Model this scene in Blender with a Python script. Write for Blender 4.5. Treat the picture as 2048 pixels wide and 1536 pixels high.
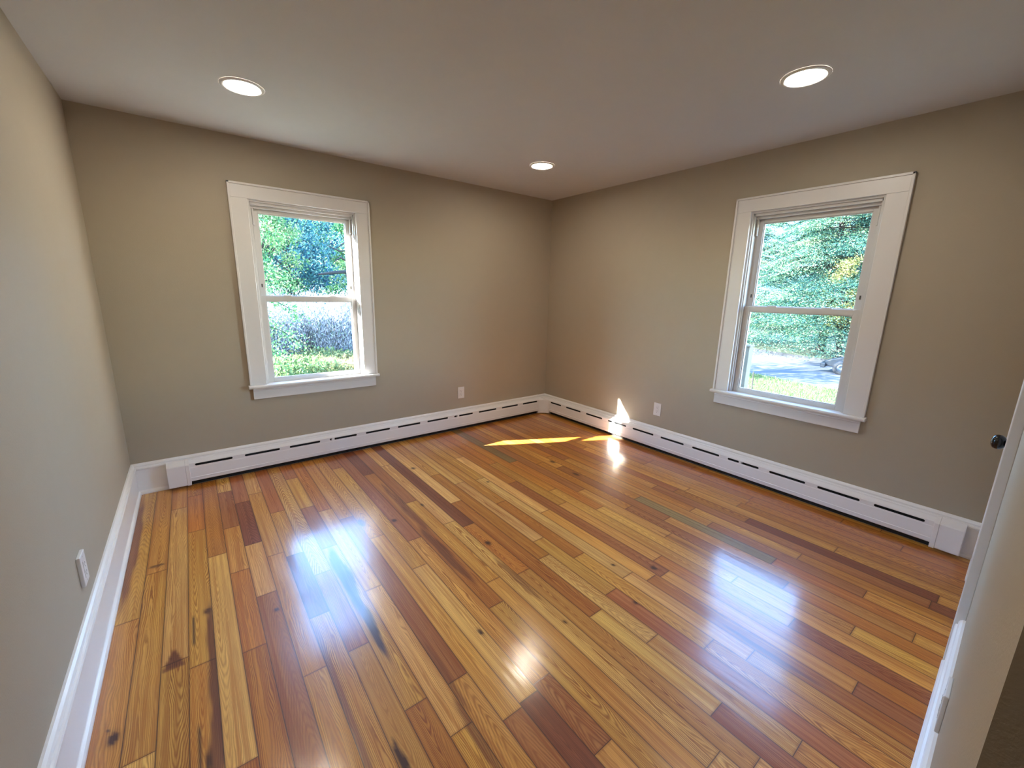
import bpy, bmesh, math, random
import numpy as np
from mathutils import Matrix, Vector

for o in list(bpy.data.objects):
    bpy.data.objects.remove(o, do_unlink=True)
S = bpy.context.scene
C = S.collection

# ------------------------------------------------------------------ camera
cam_d = bpy.data.cameras.new('camera')
cam = bpy.data.objects.new('camera', cam_d)
C.objects.link(cam)
yaw, pitch, roll = 0.6607, -0.2159, 0.0211
cy, sy, cp, sp = math.cos(yaw), math.sin(yaw), math.cos(pitch), math.sin(pitch)
Fv = Vector((sy*cp, cy*cp, sp)); Rv = Vector((cy, -sy, 0)); Uv = Rv.cross(Fv)
R2 = math.cos(roll)*Rv + math.sin(roll)*Uv
U2 = -math.sin(roll)*Rv + math.cos(roll)*Uv
M = Matrix((R2, U2, -Fv)).transposed().to_4x4()
M.translation = Vector((-3.3084, -3.6036, 1.3933))
cam.matrix_world = M
cam_d.sensor_width = 36.0
cam_d.lens = 825.8/2048*36.0
cam_d.clip_start = 0.002
cam_d.clip_end = 400
S.camera = cam

# ------------------------------------------------------------------ light
SKY = 5.8
SUN = 135.0
LAMP = 128.0
S.view_settings.view_transform = 'Standard'
S.view_settings.look = 'None'
S.view_settings.gamma = 1.0
S.view_settings.use_curve_mapping = False
S.view_settings.exposure = 0.0
S.cycles.caustics_reflective = True
S.cycles.sample_clamp_indirect = 0.0
S.cycles.blur_glossy = 1.0
world = bpy.data.worlds.new('sky'); S.world = world; world.use_nodes = True
wn = world.node_tree; bg = wn.nodes['Background']
sky = wn.nodes.new('ShaderNodeTexSky'); sky.sky_type = 'NISHITA'; sky.sun_disc = False
sky.sun_elevation = math.radians(30); sky.sun_rotation = math.radians(-63.4)
sky.air_density = 1.0; sky.dust_density = 0.0; sky.ozone_density = 4.0
wn.links.new(sky.outputs[0], bg.inputs[0]); bg.inputs[1].default_value = SKY
sd = bpy.data.lights.new('sun', 'SUN'); sd.energy = SUN; sd.angle = math.radians(0.55); sd.color = (1.0, 0.97, 0.93)
sun = bpy.data.objects.new('sun', sd); C.objects.link(sun)
sun.rotation_euler = Vector((1.56, -0.78, -1.0)).to_track_quat('-Z', 'Y').to_euler()
sun.location = (-15, 8, 12)

# ------------------------------------------------------------------ dimensions
W, D, H = 3.738, 3.64, 2.40
GZ = -0.75                       # the ground outside

# ------------------------------------------------------------------ helpers
def link(name, me, mat=None, parent=None, smooth=False):
    o = bpy.data.objects.new(name, me); C.objects.link(o)
    if mat is not None and len(me.materials) == 0: me.materials.append(mat)
    if parent is not None: o.parent = parent
    if smooth:
        me.polygons.foreach_set('use_smooth', [True]*len(me.polygons))
    return o
def obj(name, bm, mat, parent=None, smooth=False, fix=True):
    if fix: bmesh.ops.recalc_face_normals(bm, faces=bm.faces)
    me = bpy.data.meshes.new(name); bm.to_mesh(me); bm.free()
    return link(name, me, mat, parent, smooth)
def tag(o, label=None, cat=None, group=None, kind=None):
    if label: o['label'] = label
    if cat: o['category'] = cat
    if group: o['group'] = group
    if kind: o['kind'] = kind
    return o
def empty(name, loc=(0, 0, 0)):
    o = bpy.data.objects.new(name, None); C.objects.link(o); o.location = loc
    o.empty_display_size = 0.1
    return o
def box(bm, x0, x1, y0, y1, z0, z1, fr=None):
    vs = [(x, y, z) for z in (z0, z1) for y in (y0, y1) for x in (x0, x1)]
    if fr: vs = [fr(*v) for v in vs]
    v = [bm.verts.new(p) for p in vs]
    for f in ((0, 1, 3, 2), (4, 6, 7, 5), (0, 4, 5, 1), (2, 3, 7, 6), (0, 2, 6, 4), (1, 5, 7, 3)):
        bm.faces.new([v[i] for i in f])
def NB(): return bmesh.new()
def extr(bm, prof, a, b, fr, ma=0.0, mb=0.0, caps=True):
    """closed profile of (depth, z) swept along s from a to b; ma, mb mitre the ends"""
    A = [bm.verts.new(fr(a+ma*d, d, z)) for d, z in prof]
    B = [bm.verts.new(fr(b+mb*d, d, z)) for d, z in prof]
    n = len(prof)
    for i in range(n):
        j = (i+1) % n
        bm.faces.new((A[i], A[j], B[j], B[i]))
    if caps:
        bm.faces.new(A[::-1]); bm.faces.new(B)
def lathe(bm, prof, c, axis='z', n=32, sgn=1):
    rings = []
    for r, h in prof:
        ring = []
        for k in range(n):
            a = 2*math.pi*k/n
            p = (r*math.cos(a), r*math.sin(a), h)
            if axis == 'y': p = (p[0], p[2]*sgn, p[1])
            if axis == 'x': p = (p[2]*sgn, p[0], p[1])
            ring.append(bm.verts.new((c[0]+p[0], c[1]+p[1], c[2]+p[2])))
        rings.append(ring)
    for q in range(len(rings)-1):
        for k in range(n):
            bm.faces.new((rings[q][k], rings[q][(k+1) % n], rings[q+1][(k+1) % n], rings[q+1][k]))
    bm.faces.new(rings[0]); bm.faces.new(rings[-1][::-1])
def tube(bm, pts, rad, n=8):
    pts = [Vector(p) for p in pts]; rings = []
    for i, p in enumerate(pts):
        t = (pts[min(i+1, len(pts)-1)] - pts[max(i-1, 0)]).normalized()
        u = t.cross(Vector((0.13, 0.21, 1))); u = u if u.length > 0.05 else t.cross(Vector((1, 0, 0)))
        u.normalize(); v = t.cross(u)
        r = rad[i] if isinstance(rad, (list, tuple)) else rad
        rings.append([bm.verts.new(p + u*r*math.cos(2*math.pi*k/n) + v*r*math.sin(2*math.pi*k/n)) for k in range(n)])
    for q in range(len(rings)-1):
        for k in range(n):
            bm.faces.new((rings[q][k], rings[q][(k+1) % n], rings[q+1][(k+1) % n], rings[q+1][k]))
    bm.faces.new(rings[0]); bm.faces.new(rings[-1][::-1])
def bev(o, w=0.002, seg=2):
    m = o.modifiers.new('bevel', 'BEVEL'); m.width = w; m.segments = seg; m.limit_method = 'ANGLE'; m.angle_limit = 0.6
    return o
frA = lambda s, d, z: (s, -d, z)                 # back wall: s = x, d into the room
frB = lambda s, d, z: (-d, s, z)                 # right wall: s = y
frL = lambda s, d, z: (-W+d, s, z)               # left wall
frF = lambda s, d, z: (s, -3.596+0.0125*s+d, z)  # front wall, beside the camera

# ------------------------------------------------------------------ materials
class NT:
    def __init__(s, name):
        s.m = bpy.data.materials.new(name); s.m.use_nodes = True
        s.t = s.m.node_tree; s.b = s.t.nodes['Principled BSDF']; s.out = s.t.nodes['Material Output']
    def n(s, typ, **k):
        nd = s.t.nodes.new(typ)
        for a, v in k.items(): setattr(nd, a, v)
        return nd
    def l(s, a, b): s.t.links.new(a, b)
    def val(s, x, sock):
        if hasattr(x, 'links') or hasattr(x, 'is_linked'): s.l(x, sock)
        else: sock.default_value = x
    def math(s, op, a, b=0.0, c=None, clamp=False):
        nd = s.n('ShaderNodeMath', operation=op, use_clamp=clamp)
        s.val(a, nd.inputs[0]); s.val(b, nd.inputs[1])
        if c is not None: s.val(c, nd.inputs[2])
        return nd.outputs[0]
    def mix(s, f, a, b, mode='MIX'):
        nd = s.n('ShaderNodeMix', data_type='RGBA', blend_type=mode)
        s.val(f, nd.inputs[0]); s.val(a, nd.inputs[6]); s.val(b, nd.inputs[7])
        return nd.outputs[2]
    def noise(s, vec, scale, detail=3, rough=0.5, dist=0.0):
        nd = s.n('ShaderNodeTexNoise'); s.l(vec, nd.inputs['Vector'])
        nd.inputs['Scale'].default_value = scale; nd.inputs['Detail'].default_value = detail
        nd.inputs['Roughness'].default_value = rough; nd.inputs['Distortion'].default_value = dist
        return nd.outputs['Fac']
    def obco(s): return s.n('ShaderNodeTexCoord').outputs['Object']
    def mr(s, x, a, b, c, d):
        nd = s.n('ShaderNodeMapRange'); s.l(x, nd.inputs[0])
        for i, v in enumerate((a, b, c, d)): nd.inputs[i+1].default_value = v
        return nd.outputs[0]
    def bump(s, h, strength, dist=0.01):
        nd = s.n('ShaderNodeBump'); s.l(h, nd.inputs['Height'])
        nd.inputs['Strength'].default_value = strength; nd.inputs['Distance'].default_value = dist
        return nd.outputs[0]
def rgba(c): return (c[0], c[1], c[2], 1)
def paint(name, col, rough, var=0.05, bump=0.1, scale=60, coat=0.0, metal=0.0):
    t = NT(name); co = t.obco()
    f = t.noise(co, scale*0.05, 3)
    c = t.mix(f, rgba([x*(1-var) for x in col]), rgba([min(1, x*(1+var)) for x in col]))
    t.l(c, t.b.inputs['Base Color'])
    t.b.inputs['Roughness'].default_value = rough
    t.b.inputs['Metallic'].default_value = metal
    t.b.inputs['Coat Weight'].default_value = coat
    t.l(t.bump(t.noise(co, scale, 4), bump, 0.002), t.b.inputs['Normal'])
    return t.m
M_WALL = paint('greige_wall_paint', (0.405, 0.345, 0.262), 0.62, 0.02, 0.25, 220)
M_CEIL = paint('ceiling_paint', (0.56, 0.555, 0.55), 0.8, 0.02, 0.2, 200)
M_TRIM = paint('white_trim_paint', (0.72, 0.70, 0.69), 0.32, 0.02, 0.12, 40)
M_BASE = paint('white_baseboard_paint', (0.84, 0.81, 0.79), 0.32, 0.02, 0.12, 40)
M_VINYL = paint('white_vinyl', (0.60, 0.58, 0.56), 0.35, 0.02, 0.02, 40)
M_HEAT = paint('white_enamelled_steel', (0.84, 0.81, 0.80), 0.35, 0.02, 0.05, 60)
M_DARK = paint('heater_interior_shade', (0.012, 0.011, 0.010), 0.8, 0.1, 0.1, 60)  # near-black so the unlit inside of the heater is put into the colour
M_PLATE = paint('white_plastic_plate', (0.70, 0.67, 0.65), 0.35, 0.01, 0.0, 40)
M_SLOT = paint('socket_slot_shadow_plastic', (0.05, 0.045, 0.04), 0.6, 0.05, 0.0, 40)
M_BLACK = paint('black_gloss_metal', (0.004, 0.004, 0.005), 0.16, 0.05, 0.0, 40, 0.0)
M_RING = paint('lamp_trim_plastic', (0.72, 0.70, 0.67), 0.4, 0.02, 0.0, 40)

def make_lampmat():
    t = NT('warm_lamp_diffuser')
    t.b.inputs['Base Color'].default_value = (0.9, 0.88, 0.85, 1)
    t.b.inputs['Emission Color'].default_value = (1.0, 0.90, 0.75, 1)
    t.b.inputs['Emission Strength'].default_value = LAMP
    return t.m
M_LAMP = make_lampmat()

def make_glass():
    t = NT('clear_window_glass')
    t.t.nodes.remove(t.b)
    tr = t.n('ShaderNodeBsdfTransparent'); tr.inputs[0].default_value = (0.96, 0.985, 0.98, 1)
    gl = t.n('ShaderNodeBsdfGlossy'); gl.inputs['Roughness'].default_value = 0.0
    lw = t.n('ShaderNodeLayerWeight'); lw.inputs[0].default_value = 0.5
    fr = t.math('MULTIPLY_ADD', t.math('POWER', lw.outputs['Facing'], 5.0), 0.9, 0.035, clamp=True)
    mx = t.n('ShaderNodeMixShader')
    t.l(fr, mx.inputs[0]); t.l(tr.outputs[0], mx.inputs[1]); t.l(gl.outputs[0], mx.inputs[2])
    t.l(mx.outputs[0], t.out.inputs[0])
    return t.m
M_GLASS = make_glass()

def make_wood():
    t = NT('varnished_heart_pine')
    base = t.n('ShaderNodeAttribute', attribute_name='base').outputs['Color']
    par = t.n('ShaderNodeSeparateXYZ'); t.l(t.n('ShaderNodeAttribute', attribute_name='par').outputs['Vector'], par.inputs[0])
    seed, cath, gs = par.outputs
    loc = t.n('ShaderNodeSeparateXYZ'); t.l(t.n('ShaderNodeAttribute', attribute_name='loc').outputs['Vector'], loc.inputs[0])
    lx, ly, xc = loc.outputs
    edge = t.n('ShaderNodeSeparateXYZ'); t.l(t.n('ShaderNodeAttribute', attribute_name='edge').outputs['Vector'], edge.inputs[0])
    es, ee, _ = edge.outputs
    def vec(sx, sy_, sz=1.0):
        cmb = t.n('ShaderNodeCombineXYZ')
        t.l(t.math('MULTIPLY', lx, sx), cmb.inputs[0]); t.l(t.math('MULTIPLY', ly, sy_), cmb.inputs[1])
        t.l(t.math('MULTIPLY', seed, sz), cmb.inputs[2]); return cmb.outputs[0]
    warp = t.noise(vec(14, 2.6, 7.3), 1.0, 2, 0.5)
    warp2 = t.noise(vec(45, 9, 3.1), 1.0, 3, 0.6)
    xs = t.math('SUBTRACT', lx, xc)
    xs = t.math('ADD', xs, t.math('MULTIPLY', t.math('SUBTRACT', warp, 0.5), 0.05))
    ax = t.math('SQRT', t.math('ADD', t.math('MULTIPLY', xs, xs), 0.00006))
    A = t.math('MULTIPLY_ADD', cath, -70.0, 190.0)
    B = t.math('MULTIPLY_ADD', cath, 20.0, 1.2)
    g = t.math('ADD', t.math('MULTIPLY', ax, A), t.math('MULTIPLY', ly, B))
    g = t.math('ADD', g, t.math('MULTIPLY', warp, 2.6))
    g = t.math('ADD', g, t.math('MULTIPLY', warp2, 1.3))
    ring = t.math('SINE', t.math('MULTIPLY', g, 6.2832))
    ring = t.math('MULTIPLY_ADD', ring, 0.5, 0.5)
    ring = t.math('POWER', ring, 1.5)
    patch = t.mr(t.noise(vec(22, 2.0, 11.7), 1.0, 2), 0.35, 0.62, 0.5, 1.15)
    ring = t.math('MULTIPLY', t.math('MULTIPLY', ring, gs), patch)
    fine = t.noise(vec(520, 9, 5.1), 1.0, 2)
    blot = t.noise(vec(16, 3.0, 2.7), 1.0, 3)
    dark = t.mix(1.0, base, (0.36, 0.20, 0.10, 1), 'MULTIPLY')
    c = t.mix(ring, base, dark)
    streak = t.noise(vec(75, 1.1, 13.3), 1.0, 3, 0.55)
    c = t.mix(t.mr(streak, 0.47, 0.66, 0.0, 0.72), c, t.mix(1.0, base, (0.60, 0.40, 0.25, 1), 'MULTIPLY'))
    c = t.mix(t.mr(streak, 0.46, 0.30, 0.0, 0.35), c, t.mix(1.0, base, (1.25, 1.25, 1.2, 1), 'MULTIPLY'))
    c = t.mix(t.mr(fine, 0.35, 0.75, 0.0, 0.30), c, dark)
    c = t.mix(t.mr(blot, 0.40, 0.78, 0.0, 0.42), c, t.mix(1.0, base, (0.62, 0.45, 0.33, 1), 'MULTIPLY'))
    # joints between the boards and a faint stained margin
    d = t.math('MINIMUM', es, ee)
    gap = t.mr(d, 0.0006, 0.0017, 1.0, 0.0)
    mar = t.mr(d, 0.0, 0.009, 0.55, 0.0)
    c = t.mix(mar, c, dark)
    c = t.mix(t.math('MULTIPLY', gap, 0.85), c, (0.035, 0.014, 0.006, 1))
    t.l(c, t.b.inputs['Base Color'])
    t.b.inputs['Roughness'].default_value = 0.45
    t.b.inputs['Specular IOR Level'].default_value = 0.35
    t.b.inputs['Coat Weight'].default_value = 1.0
    t.b.inputs['Coat IOR'].default_value = 1.58
    wavy = t.noise(vec(16, 2.5, 1.9), 1.0, 3)
    t.l(t.mr(wavy, 0.3, 0.7, 0.12, 0.22), t.b.inputs['Coat Roughness'])
    h = t.math('ADD', t.math('MULTIPLY', gap, -0.03), t.math('MULTIPLY', wavy, 0.9))
    h = t.math('ADD', h, t.math('MULTIPLY', fine, 0.06))
    nrm = t.bump(h, 0.5, 0.0016)
    t.l(nrm, t.b.inputs['Normal']); t.l(nrm, t.b.inputs['Coat Normal'])
    return t.m
M_WOOD = make_wood()

LEAFK = 0.31
def leafmat(name, cols, trans=0.35, rough=0.45):
    """leaves coloured one by one from their own tint attribute"""
    t = NT(name)
    a = t.n('ShaderNodeAttribute', attribute_name='tint').outputs['Fac']
    cr = t.n('ShaderNodeValToRGB'); t.l(a, cr.inputs[0])
    e = cr.color_ramp.elements
    while len(e) < len(cols): e.new(0.5)
    for i, c in enumerate(cols):
        e[i].position = i/(len(cols)-1); e[i].color = rgba([v*LEAFK for v in c])
    t.l(cr.outputs[0], t.b.inputs['Base Color']); t.b.inputs['Specular IOR Level'].default_value = 0.15; t.b.inputs['Roughness'].default_value = rough
    tl = t.n('ShaderNodeBsdfTranslucent'); t.l(cr.outputs[0], tl.inputs[0])
    mx = t.n('ShaderNodeMixShader'); mx.inputs[0].default_value = trans
    t.l(t.b.outputs[0], mx.inputs[1]); t.l(tl.outputs[0], mx.inputs[2]); t.l(mx.outputs[0], t.out.inputs[0])
    return t.m
M_CONIF = leafmat('conifer_needles', [(0.02, 0.10, 0.11), (0.08, 0.26, 0.20), (0.26, 0.50, 0.26), (0.75, 0.90, 0.50)])
M_GREEN = leafmat('fresh_green_leaves', [(0.03, 0.18, 0.10), (0.10, 0.38, 0.15), (0.30, 0.65, 0.20), (0.75, 0.90, 0.50)], 0.5)
M_BLUEG = leafmat('blue_green_leaves', [(0.02, 0.10, 0.20), (0.05, 0.28, 0.34), (0.16, 0.50, 0.44), (0.60, 0.90, 0.85)], 0.4)
M_YELL = leafmat('yellow_leaves', [(0.22, 0.36, 0.14), (0.50, 0.52, 0.18), (0.72, 0.62, 0.26)], 0.5)
M_WEED = leafmat('weedy_stems', [(0.18, 0.34, 0.12), (0.45, 0.58, 0.22), (0.85, 0.72, 0.30), (0.85, 0.58, 0.36)], 0.4)
M_TWIG = leafmat('pale_twigs', [(0.35, 0.38, 0.48), (0.70, 0.75, 0.9), (1.0, 0.95, 1.05), (0.55, 0.8, 0.55)], 0.3)
M_GRASS = leafmat('lawn_blades', [(0.10, 0.22, 0.09), (0.24, 0.38, 0.12), (0.50, 0.52, 0.22)], 0.4)
M_BARK = paint('grey_brown_bark', (0.010, 0.008, 0.007), 0.9, 0.4, 1.0, 12)
M_DKBARK = paint('dark_bark', (0.006, 0.006, 0.006), 0.9, 0.3, 1.0, 12)
M_EARTH = paint('lawn_soil', (0.03, 0.045, 0.02), 0.95, 0.45, 0.6, 30)
M_ASPH = paint('driveway_asphalt', (0.027, 0.029, 0.034), 0.9, 0.2, 0.6, 50)
M_POST = paint('weathered_post_wood', (0.14, 0.12, 0.09), 0.8, 0.25, 0.6, 30)
M_TYRE = paint('black_rubber', (0.006, 0.006, 0.007), 0.7, 0.1, 0.1, 60)
M_TRACT = paint('dark_tractor_paint', (0.004, 0.005, 0.008), 0.5, 0.1, 0.0, 40, 0.0)
M_RIM = paint('pale_wheel_rim', (0.05, 0.05, 0.055), 0.4, 0.05, 0.0, 40)
M_SEAT = paint('black_vinyl_seat', (0.008, 0.008, 0.008), 0.5, 0.1, 0.1, 40)

# ------------------------------------------------------------------ floor of single boards
JOINTS = [[-1.445],[-1.109,-2.164],[-0.403,-1.806],[-0.248,-0.776],[-1.118,-2.368],[-0.299,-0.847,-1.336,-1.911],[-0.535,-1.11,-1.597],[-0.443],[-0.805,-1.347,-1.878],[-1.59,-2.148],[-0.333,-0.853,-1.385],[-0.957],[-1.132,-2.503],[-1.441],[-0.333,-1.831],[-1.59,-2.688,-2.982],[-0.587,-2.285],[-1.175],[-0.499,-1.551,-3.211],[-1.644,-2.179],[-1.35,-3.137],[-0.888,-2.826,-3.356],[-1.118,-2.012,-2.542],[-1.53,-2.254,-2.982],[-2.515,-3.109],[-0.692],[-1.34,-3.405],[-1.788,-2.524],[-1.601,-3.142],[-2.858],[-1.728,-2.434,-3.319],[-2.086],[],[-2.916],[-1.248,-2.519,-3.288],[-2.357,-2.983],[-1.484,-2.01,-3.494],[-2.637],[-3.085],[-2.511],[-1.708],[],[],[],[],[]]
TONES = [[0,-1.79,"O"],[1,-1.68,"O"],[0,-1.29,"O"],[2,-1.59,"L"],[2,-1.99,"O"],[3,-1.98,"O"],[4,-2.1,"L"],[5,-1.71,"M"],[5,-2.16,"M"],[6,-1.8,"R"],[6,-2.22,"R"],[7,-2.1,"O"],[8,-2.01,"O"],[0,-0.59,"M"],[1,-0.77,"O"],[2,-0.28,"O"],[2,-0.95,"O"],[3,-0.16,"M"],[3,-0.53,"M"],[3,-1.13,"O"],[4,-0.81,"M"],[5,-0.2,"L"],[5,-0.56,"R"],[6,-0.34,"R"],[6,-0.86,"D"],[6,-1.35,"L"],[5,-1.12,"O"],[4,-1.28,"O"],[5,-1.45,"M"],[7,-0.26,"L"],[7,-1.1,"O"],[8,-0.57,"R"],[8,-1.04,"O"],[9,-0.29,"L"],[9,-0.97,"O"],[10,-0.57,"O"],[10,-0.21,"R"],[10,-1.1,"R"],[12,-0.93,"O"],[8,-1.47,"D"],[9,-1.45,"L"],[10,-1.5,"O"],[9,-1.67,"R"],[14,-0.23,"R"],[17,-0.22,"R"],[18,-0.29,"L"],[19,-0.62,"D"],[19,-1.07,"M"],[18,-0.91,"L"],[18,-1.44,"L"],[16,-0.9,"M"],[21,-0.5,"O"],[19,-1.43,"M"],[19,-1.53,"R"],[12,-1.63,"R"],[15,-1.24,"R"],[15,-1.48,"O"],[15,-1.74,"O"],[25,-0.85,"L"],[26,-0.81,"M"],[22,-1.43,"L"],[22,-1.24,"M"],[21,-1.57,"M"],[19,-1.78,"M"],[18,-2.02,"L"],[15,-1.98,"M"],[14,-0.66,"O"],[12,-0.58,"O"],[8,-1.78,"R"],[9,-2.07,"R"],[8,-2.09,"L"],[8,-2.35,"O"],[9,-2.35,"O"],[12,-2.39,"M"],[12,-2.6,"O"],[10,-2.39,"O"],[13,-2.78,"R"],[13,-2.4,"O"],[14,-2.34,"L"],[15,-2.55,"M"],[15,-2.93,"R"],[16,-2.83,"O"],[16,-2.55,"M"],[17,-2.52,"O"],[17,-2.88,"M"],[18,-2.73,"L"],[22,-2.75,"R"],[22,-2.93,"R"],[20,-2.94,"L"],[22,-2.82,"O"],[21,-3.06,"L"],[24,-2.83,"L"],[20,-3.2,"R"],[21,-2.67,"L"],[19,-2.98,"O"],[19,-3.24,"M"],[33,-3.32,"M"],[31,-3.41,"M"],[31,-3.49,"O"],[28,-3.32,"R"],[27,-3.29,"M"],[26,-3.49,"R"],[26,-3.37,"O"],[24,-3.45,"O"],[24,-3.36,"O"],[22,-3.24,"R"],[22,-3.43,"R"],[21,-3.25,"R"],[21,-3.39,"O"],[36,-3.52,"D"],[29,-0.91,"K"],[26,-0.74,"O"],[31,-1.19,"M"],[36,-1.09,"M"],[37,-1.16,"R"],[38,-1.44,"O"],[24,-1.93,"L"],[26,-1.66,"R"],[32,-2.19,"R"],[31,-2.49,"R"],[33,-2.16,"K"],[23,-1.4,"O"],[23,-1.7,"M"],[20,-2.05,"M"],[19,-1.82,"M"],[22,-2.24,"O"],[33,-2.08,"M"],[38,-0.71,"M"],[37,-0.4,"M"],[37,-2.99,"D"],[36,-2.77,"R"],[34,-3.16,"R"],[38,-3.2,"O"],[41,-3.24,"M"]]
TC = {'L': (0.88, 0.50, 0.130), 'O': (0.78, 0.385, 0.070), 'M': (0.64, 0.245, 0.034), 'R': (0.50, 0.175, 0.045),
      'D': (0.30, 0.085, 0.028), 'K': (0.34, 0.215, 0.070)}
# x, y, half width, half length, colour, strength, kind (0 soft blot, 1 knot, 2 long flame)
FEAT = [(-2.845, -1.66, .034, .27, (0.050, 0.036, 0.045), .95, 2), (-2.848, -1.98, .022, .30, (0.070, 0.026, 0.022), .95, 2), (-2.835, -1.78, .010, .22, (0.19, 0.12, 0.09), .6, 2),
        (-3.388, -1.90, .018, .38, (0.20, 0.055, 0.018), .9, 2), (-3.392, -2.25, .024, .16, (0.24, 0.075, 0.028), .9, 2),
        (-3.507, -1.785, .034, .055, (0.20, 0.055, 0.025), .95, 0), (-3.446, -1.66, .005, .10, (0.06, 0.02, 0.01), .9, 2),
        (-3.437, -2.27, .006, .12, (0.07, 0.02, 0.01), .9, 2), (-3.416, -2.30, .005, .10, (0.08, 0.025, 0.01), .9, 2),
        (-3.393, -1.565, .015, .020, (0.12, 0.035, 0.015), .9, 1), (-3.652, -2.041, .013, .025, (0.06, 0.015, 0.008), .95, 1),
        (-3.668, -2.00, .004, .007, (0.05, 0.012, 0.006), .95, 1),
        (-2.492, -2.374, .006, .022, (0.05, 0.012, 0.006), .95, 1), (-2.166, -2.544, .007, .012, (0.04, 0.01, 0.006), .95, 1),
        (-2.109, -1.869, .014, .020, (0.07, 0.018, 0.008), .95, 1), (-1.683, -2.419, .007, .009, (0.04, 0.01, 0.006), .95, 1),
        (-1.529, -2.56, .013, .018, (0.06, 0.015, 0.008), .95, 1), (-2.448, -1.333, .014, .018, (0.07, 0.018, 0.008), .95, 1),
        (-2.223, -1.255, .008, .018, (0.03, 0.01, 0.008), .95, 1), (-1.669, -1.224, .009, .011, (0.05, 0.012, 0.01), .95, 1),
        (-1.02, -1.512, .014, .035, (0.09, 0.022, 0.01), .9, 1), (-1.002, -1.222, .015, .03, (0.10, 0.03, 0.012), .9, 1),
        (-2.022, -0.674, .014, .020, (0.10, 0.035, 0.012), .9, 1), (-3.153, -1.733, .010, .012, (0.07, 0.02, 0.02), .9, 1),
        (-3.587, -1.046, .034, .014, (0.13, 0.045, 0.02), .8, 0), (-2.951, -2.65, .012, .09, (0.05, 0.012, 0.008), .95, 2),
        (-2.62, -1.244, .020, .05, (0.10, 0.05, 0.055), .85, 1), (-1.819, -2.658, .010, .014, (0.05, 0.012, 0.008), .9, 1),
        (-2.33, -1.20, .026, .40, (0.30, 0.105, 0.028), .75, 2), (-2.352, -1.80, .027, .32, (0.22, 0.060, 0.016), .85, 2),
        (-2.16, -2.20, .018, .20, (0.26, 0.075, 0.018), .7, 2), (-2.71, -2.45, .020, .18, (0.30, 0.11, 0.03), .7, 2),
        (-2.73, -2.72, .018, .16, (0.24, 0.07, 0.02), .7, 2), (-3.04, -2.3, .014, .45, (0.28, 0.085, 0.035), .6, 2),
        (-1.20, -2.60, .016, .25, (0.26, 0.08, 0.03), .6, 2), (-1.62, -3.15, .014, .2, (0.2, 0.06, 0.025), .7, 2),
        (-3.697, -0.75, .028, .60, (0.26, 0.075, 0.025), .9, 2)]
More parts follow.
